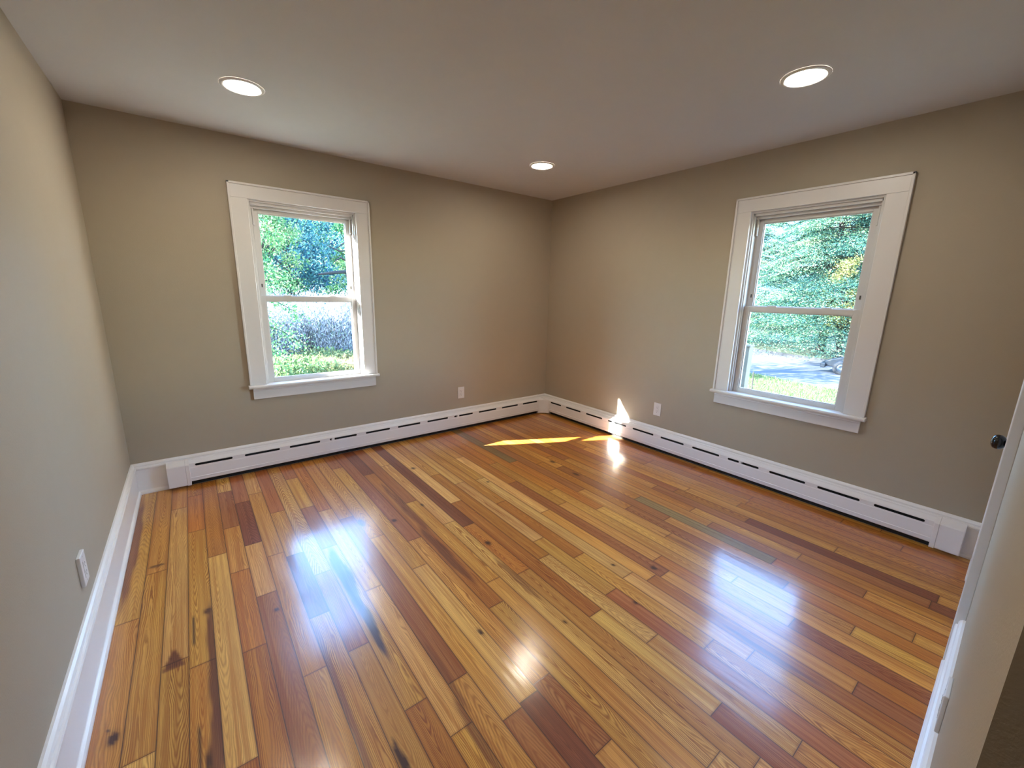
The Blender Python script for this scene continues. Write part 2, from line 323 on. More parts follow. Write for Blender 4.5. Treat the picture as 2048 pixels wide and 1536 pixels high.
def build_floor():
    rnd = random.Random(11)
    x0, pw = -3.709, 0.0825
    P, Fc, base, par, loc, edge = [], [], [], [], [], []
    off = 0
    for i in range(-1, 46):
        xa = x0+i*pw; xb = xa+pw
        xa = max(xa, -W); xb = min(xb, 0.0)
        if xb-xa < 0.004: continue
        js = list(JOINTS[i]) if i >= 0 else [-1.9]
        # where the photograph shows no joint for a long stretch, add some of the usual spacing
        js = sorted(js, reverse=True)
        full = []; last = 0.0
        for y in js+[-4.9]:
            while last-y > 1.75:
                ny = last-rnd.uniform(0.75, 1.35)
                if ny-y < 0.3: break
                full.append(ny); last = ny
            if y > -4.89: full.append(y); last = y
        ends = [0.0]+full+[-4.9]
        for k in range(len(ends)-1):
            ya, yb = ends[k], ends[k+1]
            t = None
            for a, yy, c in TONES:
                if a == max(i, 0) and yb <= yy <= ya: t = c; break
            if t is None:
                t = rnd.choices('LOMRD', (16, 44, 27, 12, 1))[0]
                if xa > -1.2 and t == 'L': t = 'M'
            col = np.array(TC[t])*rnd.uniform(0.88, 1.12)
            col = col*np.array([1, rnd.uniform(0.93, 1.07), rnd.uniform(0.9, 1.1)])
            nx = 10; ny = max(2, int((ya-yb)/0.010))
            gx = np.linspace(xa, xb, nx+1); gy = np.linspace(ya, yb, ny+1)
            X, Y = np.meshgrid(gx, gy); X = X.ravel(); Y = Y.ravel(); N = len(X)
            cc = np.tile(col, (N, 1))
            for fx, fy, rx, ry, fc, st, kd in FEAT:
                if fy+ry*1.3 < yb or fy-ry*1.3 > ya or abs(fx-(xa+xb)/2) > rx+pw/2: continue
                if not (xa-0.004 <= fx <= xb+0.004): continue
                u = (X-fx)/rx; v = (Y-fy)/ry
                if kd == 2:
                    u = u+0.14*np.sin(Y*19+fx*40)*np.clip(rx/0.02, 0.4, 1)
                    r = np.sqrt(u*u+np.abs(v)**1.3)
                    w = np.clip((1.08-r)*5.0, 0, 1)*st
                elif kd == 1:
                    r = np.sqrt(u*u+v*v)
                    w = np.clip((1.15-r)*3.0, 0, 1)*st
                    w = np.maximum(w, np.clip(1.9-r, 0, 1)*0.35)
                else:
                    v2 = (Y-(fy-ry))/(2*ry); tri = 1-np.abs(u)**1.2
                    w = np.clip((tri-v2)*5+.5, 0, 1)*np.clip(v2*9+.5, 0, 1)*st if ry > 0.02 else np.clip((1.1-np.sqrt(u*u+v*v))*3, 0, 1)*st
                cc = cc*(1-w[:, None])+np.array(fc)[None]*w[:, None]
            seed = rnd.uniform(0, 40); cath = 1.0 if rnd.random() < 0.42 else rnd.uniform(0.0, 0.25)
            gs = {'L': 0.85, 'O': 0.90, 'M': 0.85, 'R': 0.65, 'D': 0.5, 'K': 0.3}[t]*rnd.uniform(0.6, 1.25)
            if rnd.random() < 0.5: cath = -cath*0.9
            pr = np.tile([seed, cath, gs], (N, 1))
            lc = np.stack([X-(xa+xb)/2, Y+seed, np.full(N, rnd.uniform(-0.022, 0.022))], 1)
            ed = np.stack([np.minimum(X-xa, xb-X), np.minimum(ya-Y, Y-yb), np.zeros(N)], 1)
            P.append(np.stack([X, Y, np.zeros(N)], 1))
            idx = np.arange((nx+1)*(ny+1)).reshape(ny+1, nx+1)+off
            Fc.append(np.stack([idx[:-1, :-1], idx[1:, :-1], idx[1:, 1:], idx[:-1, 1:]], -1).reshape(-1, 4))
            base.append(np.concatenate([cc, np.ones((N, 1))], 1)); par.append(pr); loc.append(lc); edge.append(ed)
            off += N
    P = np.concatenate(P); Fc = np.concatenate(Fc)
    me = quadmesh('floor', P, Fc)
    for nm, arr, ty, key in (('base', base, 'FLOAT_COLOR', 'color'), ('par', par, 'FLOAT_VECTOR', 'vector'),
                             ('loc', loc, 'FLOAT_VECTOR', 'vector'), ('edge', edge, 'FLOAT_VECTOR', 'vector')):
        at = me.attributes.new(nm, ty, 'POINT'); at.data.foreach_set(key, np.concatenate(arr).astype(np.float32).ravel())
    o = link('floor', me, M_WOOD); tag(o, 'varnished pine plank floor with red and honey coloured boards', kind='structure')
    return o
def quadmesh(name, P, Fc):
    me = bpy.data.meshes.new(name)
    me.vertices.add(len(P)); me.vertices.foreach_set('co', P.astype(np.float32).ravel())
    n = len(Fc); me.loops.add(n*4); me.loops.foreach_set('vertex_index', Fc.astype(np.int32).ravel())
    me.polygons.add(n); me.polygons.foreach_set('loop_start', np.arange(0, n*4, 4, dtype=np.int32))
    me.polygons.foreach_set('loop_total', np.full(n, 4, dtype=np.int32))
    me.update(calc_edges=True); me.validate()
    return me
build_floor()

# ------------------------------------------------------------------ walls and ceiling
def wall_holes(name, fr, s0, s1, z0, z1, holes, t0, t1, mat):
    """a wall slab from s0 to s1 with openings (sa, sb, za, zb); depth from t0 to t1 (negative = away from the room)"""
    bm = NB(); s = s0
    for sa, sb, za, zb in sorted(holes):
        if sa > s: box(bm, s, sa, t0, t1, z0, z1, fr)
        if za > z0: box(bm, sa, sb, t0, t1, z0, za, fr)
        if zb < z1: box(bm, sa, sb, t0, t1, zb, z1, fr)
        s = sb
    if s < s1: box(bm, s, s1, t0, t1, z0, z1, fr)
    o = obj(name, bm, mat); tag(o, kind='structure'); return o
XC, YC = -2.5255, -2.507          # window centres on the back wall (x) and on the right wall (y)
wall_holes('wall_back', frA, -W, 0.0, 0, H, [(XC-.395, XC+.395, .64, 2.03)], -0.19, 0, M_WALL)
wall_holes('wall_right', frB, -3.64, 0.0, 0, H, [(YC-.395, YC+.395, .64, 2.03)], -0.19, 0, M_WALL)
wall_holes('wall_left', frL, -5.0, 0.0, 0, H, [], -0.12, 0, M_WALL)
XJ = -2.845                        # end of the front wall, beside the camera
wall_holes('wall_front', frF, XJ, 0.0, 0, H, [(-1.0, -0.42, 0.0, 2.04)], -0.13, 0, M_WALL)
bm = NB(); box(bm, -W, XJ, -3.77, -3.645, 2.12, H); tag(obj('wall_front_header', bm, M_WALL), kind='structure')
bm = NB(); box(bm, -W-.12, 0.0, -5.12, -5.0, 0, H); tag(obj('wall_hall_end', bm, M_WALL), kind='structure')
bm = NB(); box(bm, -1.2, -1.08, -5.0, -3.78, 0, H); tag(obj('wall_hall_side', bm, M_WALL), kind='structure')
bm = NB(); box(bm, -1.08, 0.19, -4.3, -4.2, 0, H); box(bm, 0.0, 0.19, -4.2, -3.64, 0, H); tag(obj('wall_closet', bm, M_WALL), kind='structure')
bm = NB(); box(bm, -W-.12, 0.19, -5.12, 0.19, H, H+0.15); tag(obj('ceiling', bm, M_CEIL), kind='structure')
bm = NB(); box(bm, -W-.12, 0.19, -5.12, 0.19, GZ, -0.002); tag(obj('trim_foundation', bm, M_CEIL), kind='structure')

# ------------------------------------------------------------------ baseboards
BB = [(0, 0), (.031, 0), (.031, .010), (.027, .018), (.020, .023), (.018, .026), (.018, .172), (.023, .176), (.0245, .184),
      (.022, .190), (.016, .192), (.015, .198), (.017, .203), (.014, .210), (.007, .2165), (0, .217)]
def baseboard(name, fr, a, b, ma=0, mb=0, label=None):
    bm = NB(); extr(bm, BB, a, b, fr, ma, mb)
    o = obj(name, bm, M_BASE); tag(o, label, kind='structure'); return o
baseboard('baseboard_back', frA, -W, 0.0, 1, -1)
baseboard('baseboard_right', frB, -3.596, 0.0, 1, -1)
baseboard('baseboard_left', frL, -5.0, 0.0, 0, -1)
baseboard('baseboard_front', frF, XJ, -1.105, 0, 0)
baseboard('baseboard_front_corner', frF, -0.31, 0.0, 0, -1)

# ------------------------------------------------------------------ closet door and its casing, seen edge-on
bm = NB()
for a, b in ((-1.105, -1.0), (-0.42, -0.315)): box(bm, a, b, -0.001, .022, 0, 2.145, frF)
box(bm, -1.0, -0.42, -0.001, .022, 2.04, 2.145, frF)
for a, b in ((-1.112, -1.098), (-0.322, -0.308)): box(bm, a, b, -0.001, .029, 0, 2.152, frF)
box(bm, -1.098, -0.322, -0.001, .029, 2.138, 2.152, frF)
tag(bev(obj('trim_1', bm, M_TRIM), .003), 'white casing around the closet door', kind='structure')
door = empty('door_1', frF(-0.71, -.02, 0)); tag(door, 'white closet door with a round black knob', kind='structure')
def P2(o, root):
    o.parent = root; o.matrix_parent_inverse = Matrix.Translation(root.location).inverted(); return o
bm = NB(); box(bm, -0.997, -0.423, -.045, -.012, .008, 2.035, frF)
for za, zb in ((.22, .95), (1.08, 1.88)):
    for a, b in ((-.9, -.73), (-.69, -.52)):
        extr(bm, [(-.012, za), (-.006, za+.02), (-.006, zb-.02), (-.012, zb)], a, b, frF)
P2(obj('door_panel', bm, M_TRIM), door)
kc = frF(-.95, 0, 0.885)
bm = NB()
lathe(bm, [(.030, -.014), (.030, -.008), (.026, -.004), (.011, 0), (.010, .022), (.013, .027), (.022, .032), (.0275, .041),
           (.0275, .051), (.024, .059), (.014, .064), (.003, .0655)], (kc[0], kc[1], kc[2]), 'y', 28)
k = P2(obj('knob', bm, M_BLACK, smooth=True), door); k['label'] = 'round glossy black door knob'

# ------------------------------------------------------------------ windows
def window(name, fr0, c, label):
    fr = lambda s, d, z: fr0(c+s, d, z)      # d > 0 into the room, d < 0 outwards
    root = empty(name, fr(0, 0, 0.65)); tag(root, label, kind='structure')
    def part(nm, bm, mat, par=None, bw=0.0, smooth=False):
        o = obj(nm, bm, mat, smooth=smooth)
        if bw: bev(o, bw)
        if par is None: return P2(o, root)
        o.parent = par; return o
    # casing with its raised outer band
    bm = NB(); z0, z1 = .675, 2.103
    for sg in (-1, 1):
        a, b = sorted((sg*.372, sg*.474)); box(bm, a, b, 0, .018, z0, z1-.10, fr)
        a, b = sorted((sg*.470, sg*.484)); box(bm, a, b, 0, .026, z0, z1, fr)
    box(bm, -.474, .474, 0, .018, z1-.10, z1-.010, fr)
    box(bm, -.484, .484, 0, .026, z1-.014, z1, fr)
    part('casing', bm, M_TRIM, bw=.0022)
    # stool with horns and the apron below
    bm = NB()
    sp_ = [(-.035, .652), (.044, .652), (.049, .655), (.051, .661), (.051, .667), (.049, .672), (.044, .675), (-.035, .675)]
    extr(bm, sp_, -.494, .494, fr)
    part('sill', bm, M_TRIM, bw=.001)
    bm = NB(); extr(bm, [(0, .565), (.014, .565), (.018, .569), (.018, .628), (.020, .634), (.018, .640), (.020, .652), (0, .652)], -.467, .467, fr)
    part('apron', bm, M_TRIM)
    # jambs and head, stepped inwards
    bm = NB()
    for sg in (-1, 1):
        for a, b, da, db in ((.360, .396, -.094, .0), (.352, .362, -.094, -.012), (.344, .354, -.092, -.066), (.385, .48, -.245, -.189)):
            lo, hi = sorted((sg*a, sg*b)); box(bm, lo, hi, da, db, .66, 2.03, fr)
    for za, zb, da, db in ((1.99, 2.031, -.094, .0), (1.972, 1.99, -.094, -.012), (1.954, 1.972, -.094, -.036), (1.945, 1.955, -.094, -.092)):
        box(bm, -.36, .36, da, db, za, zb, fr)
    box(bm, -.36, .36, -.20, -.030, .64, .672, fr)
    part('jamb', bm, M_VINYL, bw=.0012)
    # balance covers on the jamb above the lower sash
    for sg in (-1, 1):
        bm = NB(); a, b = sorted((sg*.336, sg*.345)); box(bm, a, b, -.062, -.040, 1.84, 1.953, fr)
        part('balance_cover', bm, M_VINYL, bw=.001)
    def sash(nm, d0, d1, z0, z1, bot, top, stile, outer):
        bm = NB(); g = outer-stile
        for sg in (-1, 1):
            a, b = sorted((sg*g, sg*outer)); box(bm, a, b, d0, d1, z0, z1, fr)
        box(bm, -g, g, d0, d1, z0, z0+bot, fr); box(bm, -g, g, d0, d1, z1-top, z1, fr)
        # glazing bead
        dm = (d0+d1)/2
        for sg in (-1, 1):
            a, b = sorted((sg*(g-.006), sg*g)); box(bm, a, b, dm-.008, dm+.006, z0+bot, z1-top, fr)
        box(bm, -g+.006, g-.006, dm-.008, dm+.006, z0+bot, z0+bot+.006, fr)
        box(bm, -g+.006, g-.006, dm-.008, dm+.006, z1-top-.006, z1-top, fr)
        s = part(nm, bm, M_VINYL)
        bev(s, .0015)
        bm = NB()
        box(bm, -g+.004, g-.004, dm-.002, dm+.001, z0+bot+.004, z1-top-.004, fr)
        p = obj('pane', bm, M_GLASS); p.parent = s; p.matrix_parent_inverse = s.matrix_world.inverted()
        p.matrix_parent_inverse = Matrix.Identity(4)
        return s
    up = sash('upper_sash', -.092, -.066, 1.300, 1.953, .036, .026, .036, .344)
    lo = sash('lower_sash', -.060, -.036, .672, 1.336, .034, .037, .036, .350)
    for sg in (-1, 1):                       # tilt latches on the meeting rail
        bm = NB()
        extr(bm, [(-.058, 1.336), (-.040, 1.336), (-.041, 1.343), (-.048, 1.347), (-.056, 1.344)], sg*.165-.030, sg*.165+.030, fr)
        q = obj('tilt_latch', bm, M_VINYL); bev(q, .003, 3); q.parent = lo
        bm = NB(); box(bm, sg*.326-.004, sg*.326+.004, -.066, -.062, 1.40, 1.425, fr)
        q = obj('vent_latch', bm, M_SLOT); q.parent = up; q['label'] = 'small dark vent latch'
    return root
window('window_1', frA, XC, 'white double hung window on the back wall looking onto a thicket')
window('window_2', frB, YC, 'white double hung window on the right wall looking onto evergreens and a driveway')

# ------------------------------------------------------------------ baseboard heaters
def stadium_cell(bm, fr, s0, s1, a, b, d, z0, z1, zc, h):
    """a strip s0..s1, z0..z1 at depth d with one rounded slot a..b of height h"""
    r = h/2; n = 6
    up = [(a+r-r*math.cos(t), zc+r*math.sin(t)) for t in [math.pi/2*k/n for k in range(n+1)]]
    up += [(b-r+r*math.sin(t), zc+r*math.cos(t)) for t in [math.pi/2*k/n for k in range(n+1)]]
    dn = [(x, 2*zc-z) for x, z in up]
    V = lambda p: bm.verts.new(fr(p[0], d, p[1]))
    L = V((s0, zc)); Rr = V((s1, zc)); U = [V(p) for p in up]
    Dn = [U[0]]+[V(p) for p in dn[1:-1]]+[U[-1]]
    bm.faces.new([L]+U+[Rr, V((s1, z1)), V((s0, z1))])
    bm.faces.new([L]+Dn+[Rr, V((s1, z0)), V((s0, z0))])
def heater(fr, slots, e_far, e_near, cap, label, dz):
    """slots: list of (a, b) or (a, m1, m2, b); e_far at the room corner, e_near at the end cap"""
    root = empty('baseboard_heater', fr((e_far+e_near)/2, 0.03, 0)); tag(root, label, 'heater')
    part = lambda nm, bm, mat, **k: P2(obj(nm, bm, mat, **k), root)
    lo, hi = sorted((e_far, e_near))
    zc = 0.154+dz
    bm = NB()
    def shell(poly):
        A = [bm.verts.new(fr(lo, d, z)) for d, z in poly]; B = [bm.verts.new(fr(hi, d, z)) for d, z in poly]
        for i in range(len(poly)-1): bm.faces.new((A[i], A[i+1], B[i+1], B[i]))
    shell([(.0175, .193), (.030, .194), (.034, .191), (.036, .186), (.058, .173), (.063, zc+.014)])
    shell([(.063, zc-.014), (.065, .134), (.065, .066), (.0675, .064), (.0675, .058), (.065, .056), (.065, .040), (.061, .036), (.050, .036)])
    s = lo
    for sl in sorted(slots, key=lambda q: min(q)):
        a, b = min(sl), max(sl)
        e = hi if sl == sorted(slots, key=lambda q: min(q))[-1] else b+.038
        stadium_cell(bm, fr, s, e, a, b, .063, zc-.014, zc+.014, zc, .0165); s = e
    bmesh.ops.remove_doubles(bm, verts=bm.verts, dist=1e-5)
    cov = part('cover', bm, M_HEAT, fix=True)
    m = cov.modifiers.new('thick', 'SOLIDIFY'); m.thickness = .0012; m.offset = 0
    bm = NB(); box(bm, lo, hi, .0320, .034, .002, .180, fr); box(bm, lo+.02, hi-.02, .036, .058, .075, .118, fr)  # dark backing sheet painted as the shade behind slots and gap, then the element
    q = part('element_and_shade_backing', bm, M_DARK); q['label'] = 'heating element and dark backing sheet, coloured as the shade behind the slots'
    for sl in slots:
        if len(sl) == 4:
            c = (sl[1]+sl[2])/2; w = abs(sl[2]-sl[1])/2
            bm = NB(); box(bm, c-w, c+w, .034, .0632, zc-.012, zc+.010, fr)
            box(bm, c-w*.5, c+w*.5, .0632, .0648, zc-.004, zc+.012, fr)
            part('bracket', bm, M_HEAT)
    sg = -1 if cap[1] < cap[0] else 1
    bm = NB()
    extr(bm, [(.0175, .193), (.036, .193), (.080, .172), (.083, .166), (.083, .022), (.080, .018), (.0175, .018)], cap[0]+sg*.018, cap[1], fr)
    extr(bm, [(.0175, .195), (.037, .195), (.074, .176), (.086, .168), (.086, .016), (.030, .016), (.0175, .020)], cap[0]-sg*.004, cap[0]+sg*.018, fr)
    o = part('end_cap', bm, M_HEAT); bev(o, .0025, 3)
    return root
SA = [(-3.400, -3.176), (-3.099, -2.864), (-2.795, -2.567), (-2.491, -2.475, -2.453, -2.267), (-2.188, -1.967), (-1.891, -1.665),
      (-1.591, -1.365), (-1.292, -1.256, -1.234, -1.069), (-.994, -.767), (-.691, -.466), (-.393, -.170)]
SB = [(-.131, -.351), (-.431, -.652), (-.732, -.954), (-1.031, -1.083, -1.106, -1.254), (-1.330, -1.558), (-1.632, -1.856),
      (-1.934, -2.163), (-2.231, -2.315, -2.334, -2.460), (-2.532, -2.761), (-2.832, -3.061), (-3.131, -3.362)]
SA[-1] = (-.393, -.176); SB[0] = (-.176, -.351)
hA = heater(frA, SA, -.150, -3.437, (-3.437, -3.558), 'long white slotted baseboard heater under the window on the left', .002)
hB = heater(frB, SB, -.150, -3.405, (-3.405, -3.522), 'long white slotted baseboard heater under the window on the right', -.002)
# inside corner cover joining both
bm = NB(); arc = []
for k in range(9):
    a = math.pi/2*k/8
    arc.append((-.150+.052*(1-math.cos(a))-.0, -.0665-.0*a))
def plan(ins):
    p = [(-.158, -.066+ins), (-.148, -.068+ins)]
    for k in range(9):
        t = k/8; a = -.142+(.074-ins)*t; b = -.070+ins-(.072-ins)*t
        bow = .010*math.sin(math.pi*t)
        p.append((a-.7*bow*0+bow*.6, b+bow*.6))
    return p+[(-.068+ins, -.148), (-.066+ins, -.158)]
rings = [(0, .012), (0, .020), (.001, .150), (.002, .168), (.010, .176), (.030, .188), (.034, .1935)]
VV = [[bm.verts.new((x, y, z)) for x, y in plan(i)] for i, z in rings]
for q in range(len(VV)-1):
    for k in range(len(VV[0])-1):
        bm.faces.new((VV[q][k], VV[q][k+1], VV[q+1][k+1], VV[q+1][k]))
top = VV[-1]; c0 = bm.verts.new((-.022, -.022, .195)); e0 = bm.verts.new((-.158, -.0185, .194)); e1 = bm.verts.new((-.0185, -.158, .194))
bm.faces.new([e0]+top+[e1, c0])
o = obj('corner_cover', bm, M_HEAT); m = o.modifiers.new('thick', 'SOLIDIFY'); m.thickness = .0015; m.offset = 0
P2(o, hB)

# ------------------------------------------------------------------ outlets
def outlet(fr, c, z, label, w=.074, h=.119, t=.006, tilt=0.0):
    root = empty('wall_outlet', fr(c, 0, z)); tag(root, label, 'outlet', 'electrical outlets on the walls')
    tl = lambda s, d, zz: fr(c+s*math.cos(tilt)-(zz)*math.sin(tilt), d, z+zz*math.cos(tilt)+s*math.sin(tilt))
    bm = NB(); box(bm, -w/2, w/2, 0, t, -h/2, h/2, tl)
    P2(bev(obj('cover_plate', bm, M_PLATE), .0022, 3), root)
    bm = NB(); box(bm, -.0168, .0168, t-.001, t+.0016, -.034, .034, tl)
    r = P2(bev(obj('receptacle', bm, M_PLATE), .0012, 2), root)
    bm = NB()
    for zz in (-.017, .017):
        for sx, hh in ((-.0063, .009), (.0063, .007)): box(bm, sx-.001, sx+.001, t+.0012, t+.0019, zz-hh/2+.003, zz+hh/2+.003, tl)
        box(bm, -.002, .002, t+.0012, t+.0019, zz-.011, zz-.007, tl)
    s = obj('socket_slots', bm, M_SLOT); s.parent = r; s['label'] = 'dark plug slots'
    for zz in (-.048, .048):
        bm = NB(); q = tl(0, t-.0005, zz); q2 = tl(0, t+.0009, zz)
        box(bm, -.003, .003, t-.0005, t+.0009, zz-.003, zz+.003, tl)
        P2(bev(obj('screw', bm, M_PLATE), .001), root)
    return root
outlet(frA, -1.175, .381, 'white outlet on the far wall right of the left-hand window')
outlet(frB, -1.534, .381, 'white outlet on the right wall between the corner and the right-hand window')
outlet(frL, -1.568, .361, 'white outlet seen almost edge-on low on the left wall', t=.012)
outlet(frF, -1.775, .305, 'white outlet above the baseboard at the right edge, seen edge-on', w=.10, t=.010)

# ------------------------------------------------------------------ recessed lamps
def lamp(x, y, label):
    root = empty('recessed_light', (x, y, H)); tag(root, label, 'ceiling light', 'round recessed ceiling lights')
    bm = NB()
    n = 48; prof = [(.080, -.0005), (.080, -.004), (.084, -.0075), (.094, -.006), (.099, -.0025), (.100, -.0002)]
    rings = [[bm.verts.new((r*math.cos(2*math.pi*k/n), r*math.sin(2*math.pi*k/n), h)) for k in range(n)] for r, h in prof]
    for q in range(len(rings)-1):
        for k in range(n): bm.faces.new((rings[q][k], rings[q+1][k], rings[q+1][(k+1) % n], rings[q][(k+1) % n]))
    o = obj('trim_ring', bm, M_RING, root, True)
    bm = NB(); lathe(bm, [(.0802, -.0006), (.0802, -.0035)], (0, 0, 0), 'z', 48)
    obj('diffuser', bm, M_LAMP, root)
    return root
lamp(-2.96, -.85, 'round warm ceiling light at upper left above the left-hand window')
lamp(-.93, -.875, 'smallest round warm ceiling light, near the far corner of the room')
lamp(-.925, -2.70, 'round warm ceiling light at upper right above the right-hand window')
lamp(-2.96, -2.70, 'round warm ceiling light above the camera side of the room')

# ================================================================== outside
rng = np.random.default_rng(5)
def leafmesh(name, P, size, flat=0.0, aspect=0.5, tint=None, mat=None, parent=None, dirs=None):
    """one quad per leaf; flat pulls the leaf planes towards horizontal"""
    n = len(P)
    if dirs is None:
        u = rng.normal(size=(n, 3)); u[:, 2] *= (1-flat)
    else:
        u = dirs+rng.normal(size=(n, 3))*0.35
    u /= np.linalg.norm(u, axis=1)[:, None]
    w = rng.normal(size=(n, 3))
    w[:, 2] += 0
    if flat > 0: w[:, 2] *= (1-flat)
    v = w-(w*u).sum(1)[:, None]*u; v /= np.linalg.norm(v, axis=1)[:, None]
    s = size*rng.uniform(0.6, 1.3, n)[:, None]
    a = P-u*s*0.5; c = P+u*s*0.5; b = P+v*s*0.5*aspect; d = P-v*s*0.5*aspect
    V = np.stack([a, b, c, d], 1).reshape(-1, 3)
    me = quadmesh(name, V, np.arange(4*n).reshape(n, 4))
    if tint is None: tint = rng.uniform(0, 1, n)
    at = me.attributes.new('tint', 'FLOAT', 'POINT')
    at.data.foreach_set('value', np.repeat(np.clip(tint, 0, 1), 4).astype(np.float32))
    return link(name, me, mat, parent)

def ground():
    bm = NB()
    n = 60
    for nm, x0, x1, y0, y1, m in (('ground', -40, 60, -30, 60, M_EARTH),):
        box(bm, x0, x1, y0, y1, GZ-.3, GZ)
    tag(obj('ground', bm, M_EARTH), 'sloping lawn soil around the house', kind='structure')
ground()
bm = NB()
pts = [(9.6, -14), (8.9, -4), (9.0, 0.2), (10.0, 3.0), (12.2, 8.5), (15, 16), (20, 16), (17.5, 8), (15.5, 2.5), (14.2, -2), (13.6, -14)]
lo_ = [bm.verts.new((x, y, GZ-.01)) for x, y in pts]; up_ = [bm.verts.new((x, y, GZ+.012)) for x, y in pts]
bm.faces.new(up_); bm.faces.new(lo_[::-1])
for i in range(len(pts)): bm.faces.new((lo_[i], lo_[(i+1) % len(pts)], up_[(i+1) % len(pts)], up_[i]))
tag(obj('driveway', bm, M_ASPH), 'blue-grey driveway crossing the view of the right-hand window', 'driveway', kind='structure')

# wooded rise closing the view far away
def hill():
    na, nr = 90, 14
    A = np.linspace(math.radians(-35), math.radians(135), na); Rr = np.linspace(38, 75, nr)
    V = []
    for r in Rr:
        for a in A:
            t = (r-38)/37
            h = (10.5+1.8*math.sin(a*9)+1.2*math.sin(a*23+1))*math.sin(min(1, t*1.9)*math.pi/2)
            V.append((r*math.cos(a)+rng.normal(0, .25), r*math.sin(a)+rng.normal(0, .25), GZ-.02+h+(rng.uniform(0, .9) if t > .05 else 0)))
    F = [(q*na+k, q*na+k+1, (q+1)*na+k+1, (q+1)*na+k) for q in range(nr-1) for k in range(na-1)]
    me = bpy.data.meshes.new('hill'); me.from_pydata(V, [], F); o = link('hill', me, M_HILL)
    tag(o, 'distant wooded rise behind all the trees', kind='structure')
M_HILL = paint('distant_woodland', (0.018, 0.055, 0.055), 0.95, 0.6, 1.0, 6)
hill()

def grass(name, x0, x1, y0, y1, n, h, mat, label, cat, skip=None):
    P = np.stack([rng.uniform(x0, x1, n), rng.uniform(y0, y1, n), np.full(n, GZ)], 1)
    if skip is not None: P = P[~skip(P)]
    P[:, 2] += h*0.45*rng.uniform(0.3, 1, len(P))
    d = np.tile([0, 0, 1.0], (len(P), 1))
    o = leafmesh(name, P, h, aspect=0.10, mat=mat, dirs=d, tint=rng.beta(2, 2, len(P)))
    tag(o, label, cat, kind='stuff'); return o
grass('lawn_grass', 4.0, 9.4, -3.0, 3.5, 60000, .09, M_GRASS, 'sunlit short grass between the window and the driveway', 'grass',
      skip=lambda P: P[:, 0] > 9.0+0.35*np.maximum(P[:, 1], 0))

def tree_trunk(bm, x, y, h, r, lean=(0, 0), n=9):
    pts = []
    for k in range(n):
        t = k/(n-1)
        pts.append((x+lean[0]*t+0.05*h*0.1*math.sin(t*7+x), y+lean[1]*t+0.05*h*0.1*math.cos(t*6+y), GZ-.05+t*h))
    tube(bm, pts, [r*(1-0.85*k/(n-1))+.01 for k in range(n)], 10)
    return pts

def conifer(x, y, h, r, nb, label, tint0=0.35, leaf=.08, dens=1.0, low=0.5):
    root = empty('evergreen_tree', (x, y, GZ)); tag(root, label, 'tree', 'evergreens beyond the driveway')
    bm = NB(); tree_trunk(bm, x, y, h, .16)
    P2(obj('trunk', bm, M_BARK), root)
    bm = NB(); LP, LT, LD = [], [], []
    for i in range(nb):
        t = low/h+(1-low/h)*(i/nb)**0.9
        z = GZ+t*h; L = r*(1-t)**0.75*rng.uniform(0.75, 1.1)+.25; a = rng.uniform(0, 2*math.pi)
        ca, sa = math.cos(a), math.sin(a); pts = []
        for k in range(6):
            q = k/5
            pts.append((x+ca*L*q, y+sa*L*q, z+0.10*L*q-0.32*L*q*q+0.03*math.sin(9*q+i)))
        tube(bm, pts, [.016*(1-.8*k/5) for k in range(6)], 5)
        pts = np.array(pts)
        m = int(560*L*dens)
        q = rng.uniform(0.12, 1.0, m)**0.8
        p = np.stack([np.interp(q*5, np.arange(6), pts[:, j]) for j in range(3)], 1)
        side = rng.normal(0, 1, m)*(0.12+0.30*(1-np.abs(q-.55)))*L*0.42
        p[:, 0] += -sa*side; p[:, 1] += ca*side
        p[:, 2] -= np.abs(side)*0.22+rng.uniform(0, .07, m)
        dd = np.stack([ca*0.7-sa*np.sign(side)*0.7, sa*0.7+ca*np.sign(side)*0.7, np.full(m, -0.18)], 1)
        LP.append(p); LD.append(dd)
        LT.append(np.clip(rng.normal(tint0+rng.normal(0, .17), .24, m), 0, 1))
    P2(obj('branches', bm, M_BARK), root)
    f = leafmesh('foliage', np.concatenate(LP), leaf, flat=0.5, aspect=0.34, tint=np.concatenate(LT), mat=M_CONIF, dirs=np.concatenate(LD))
    P2(f, root); return root

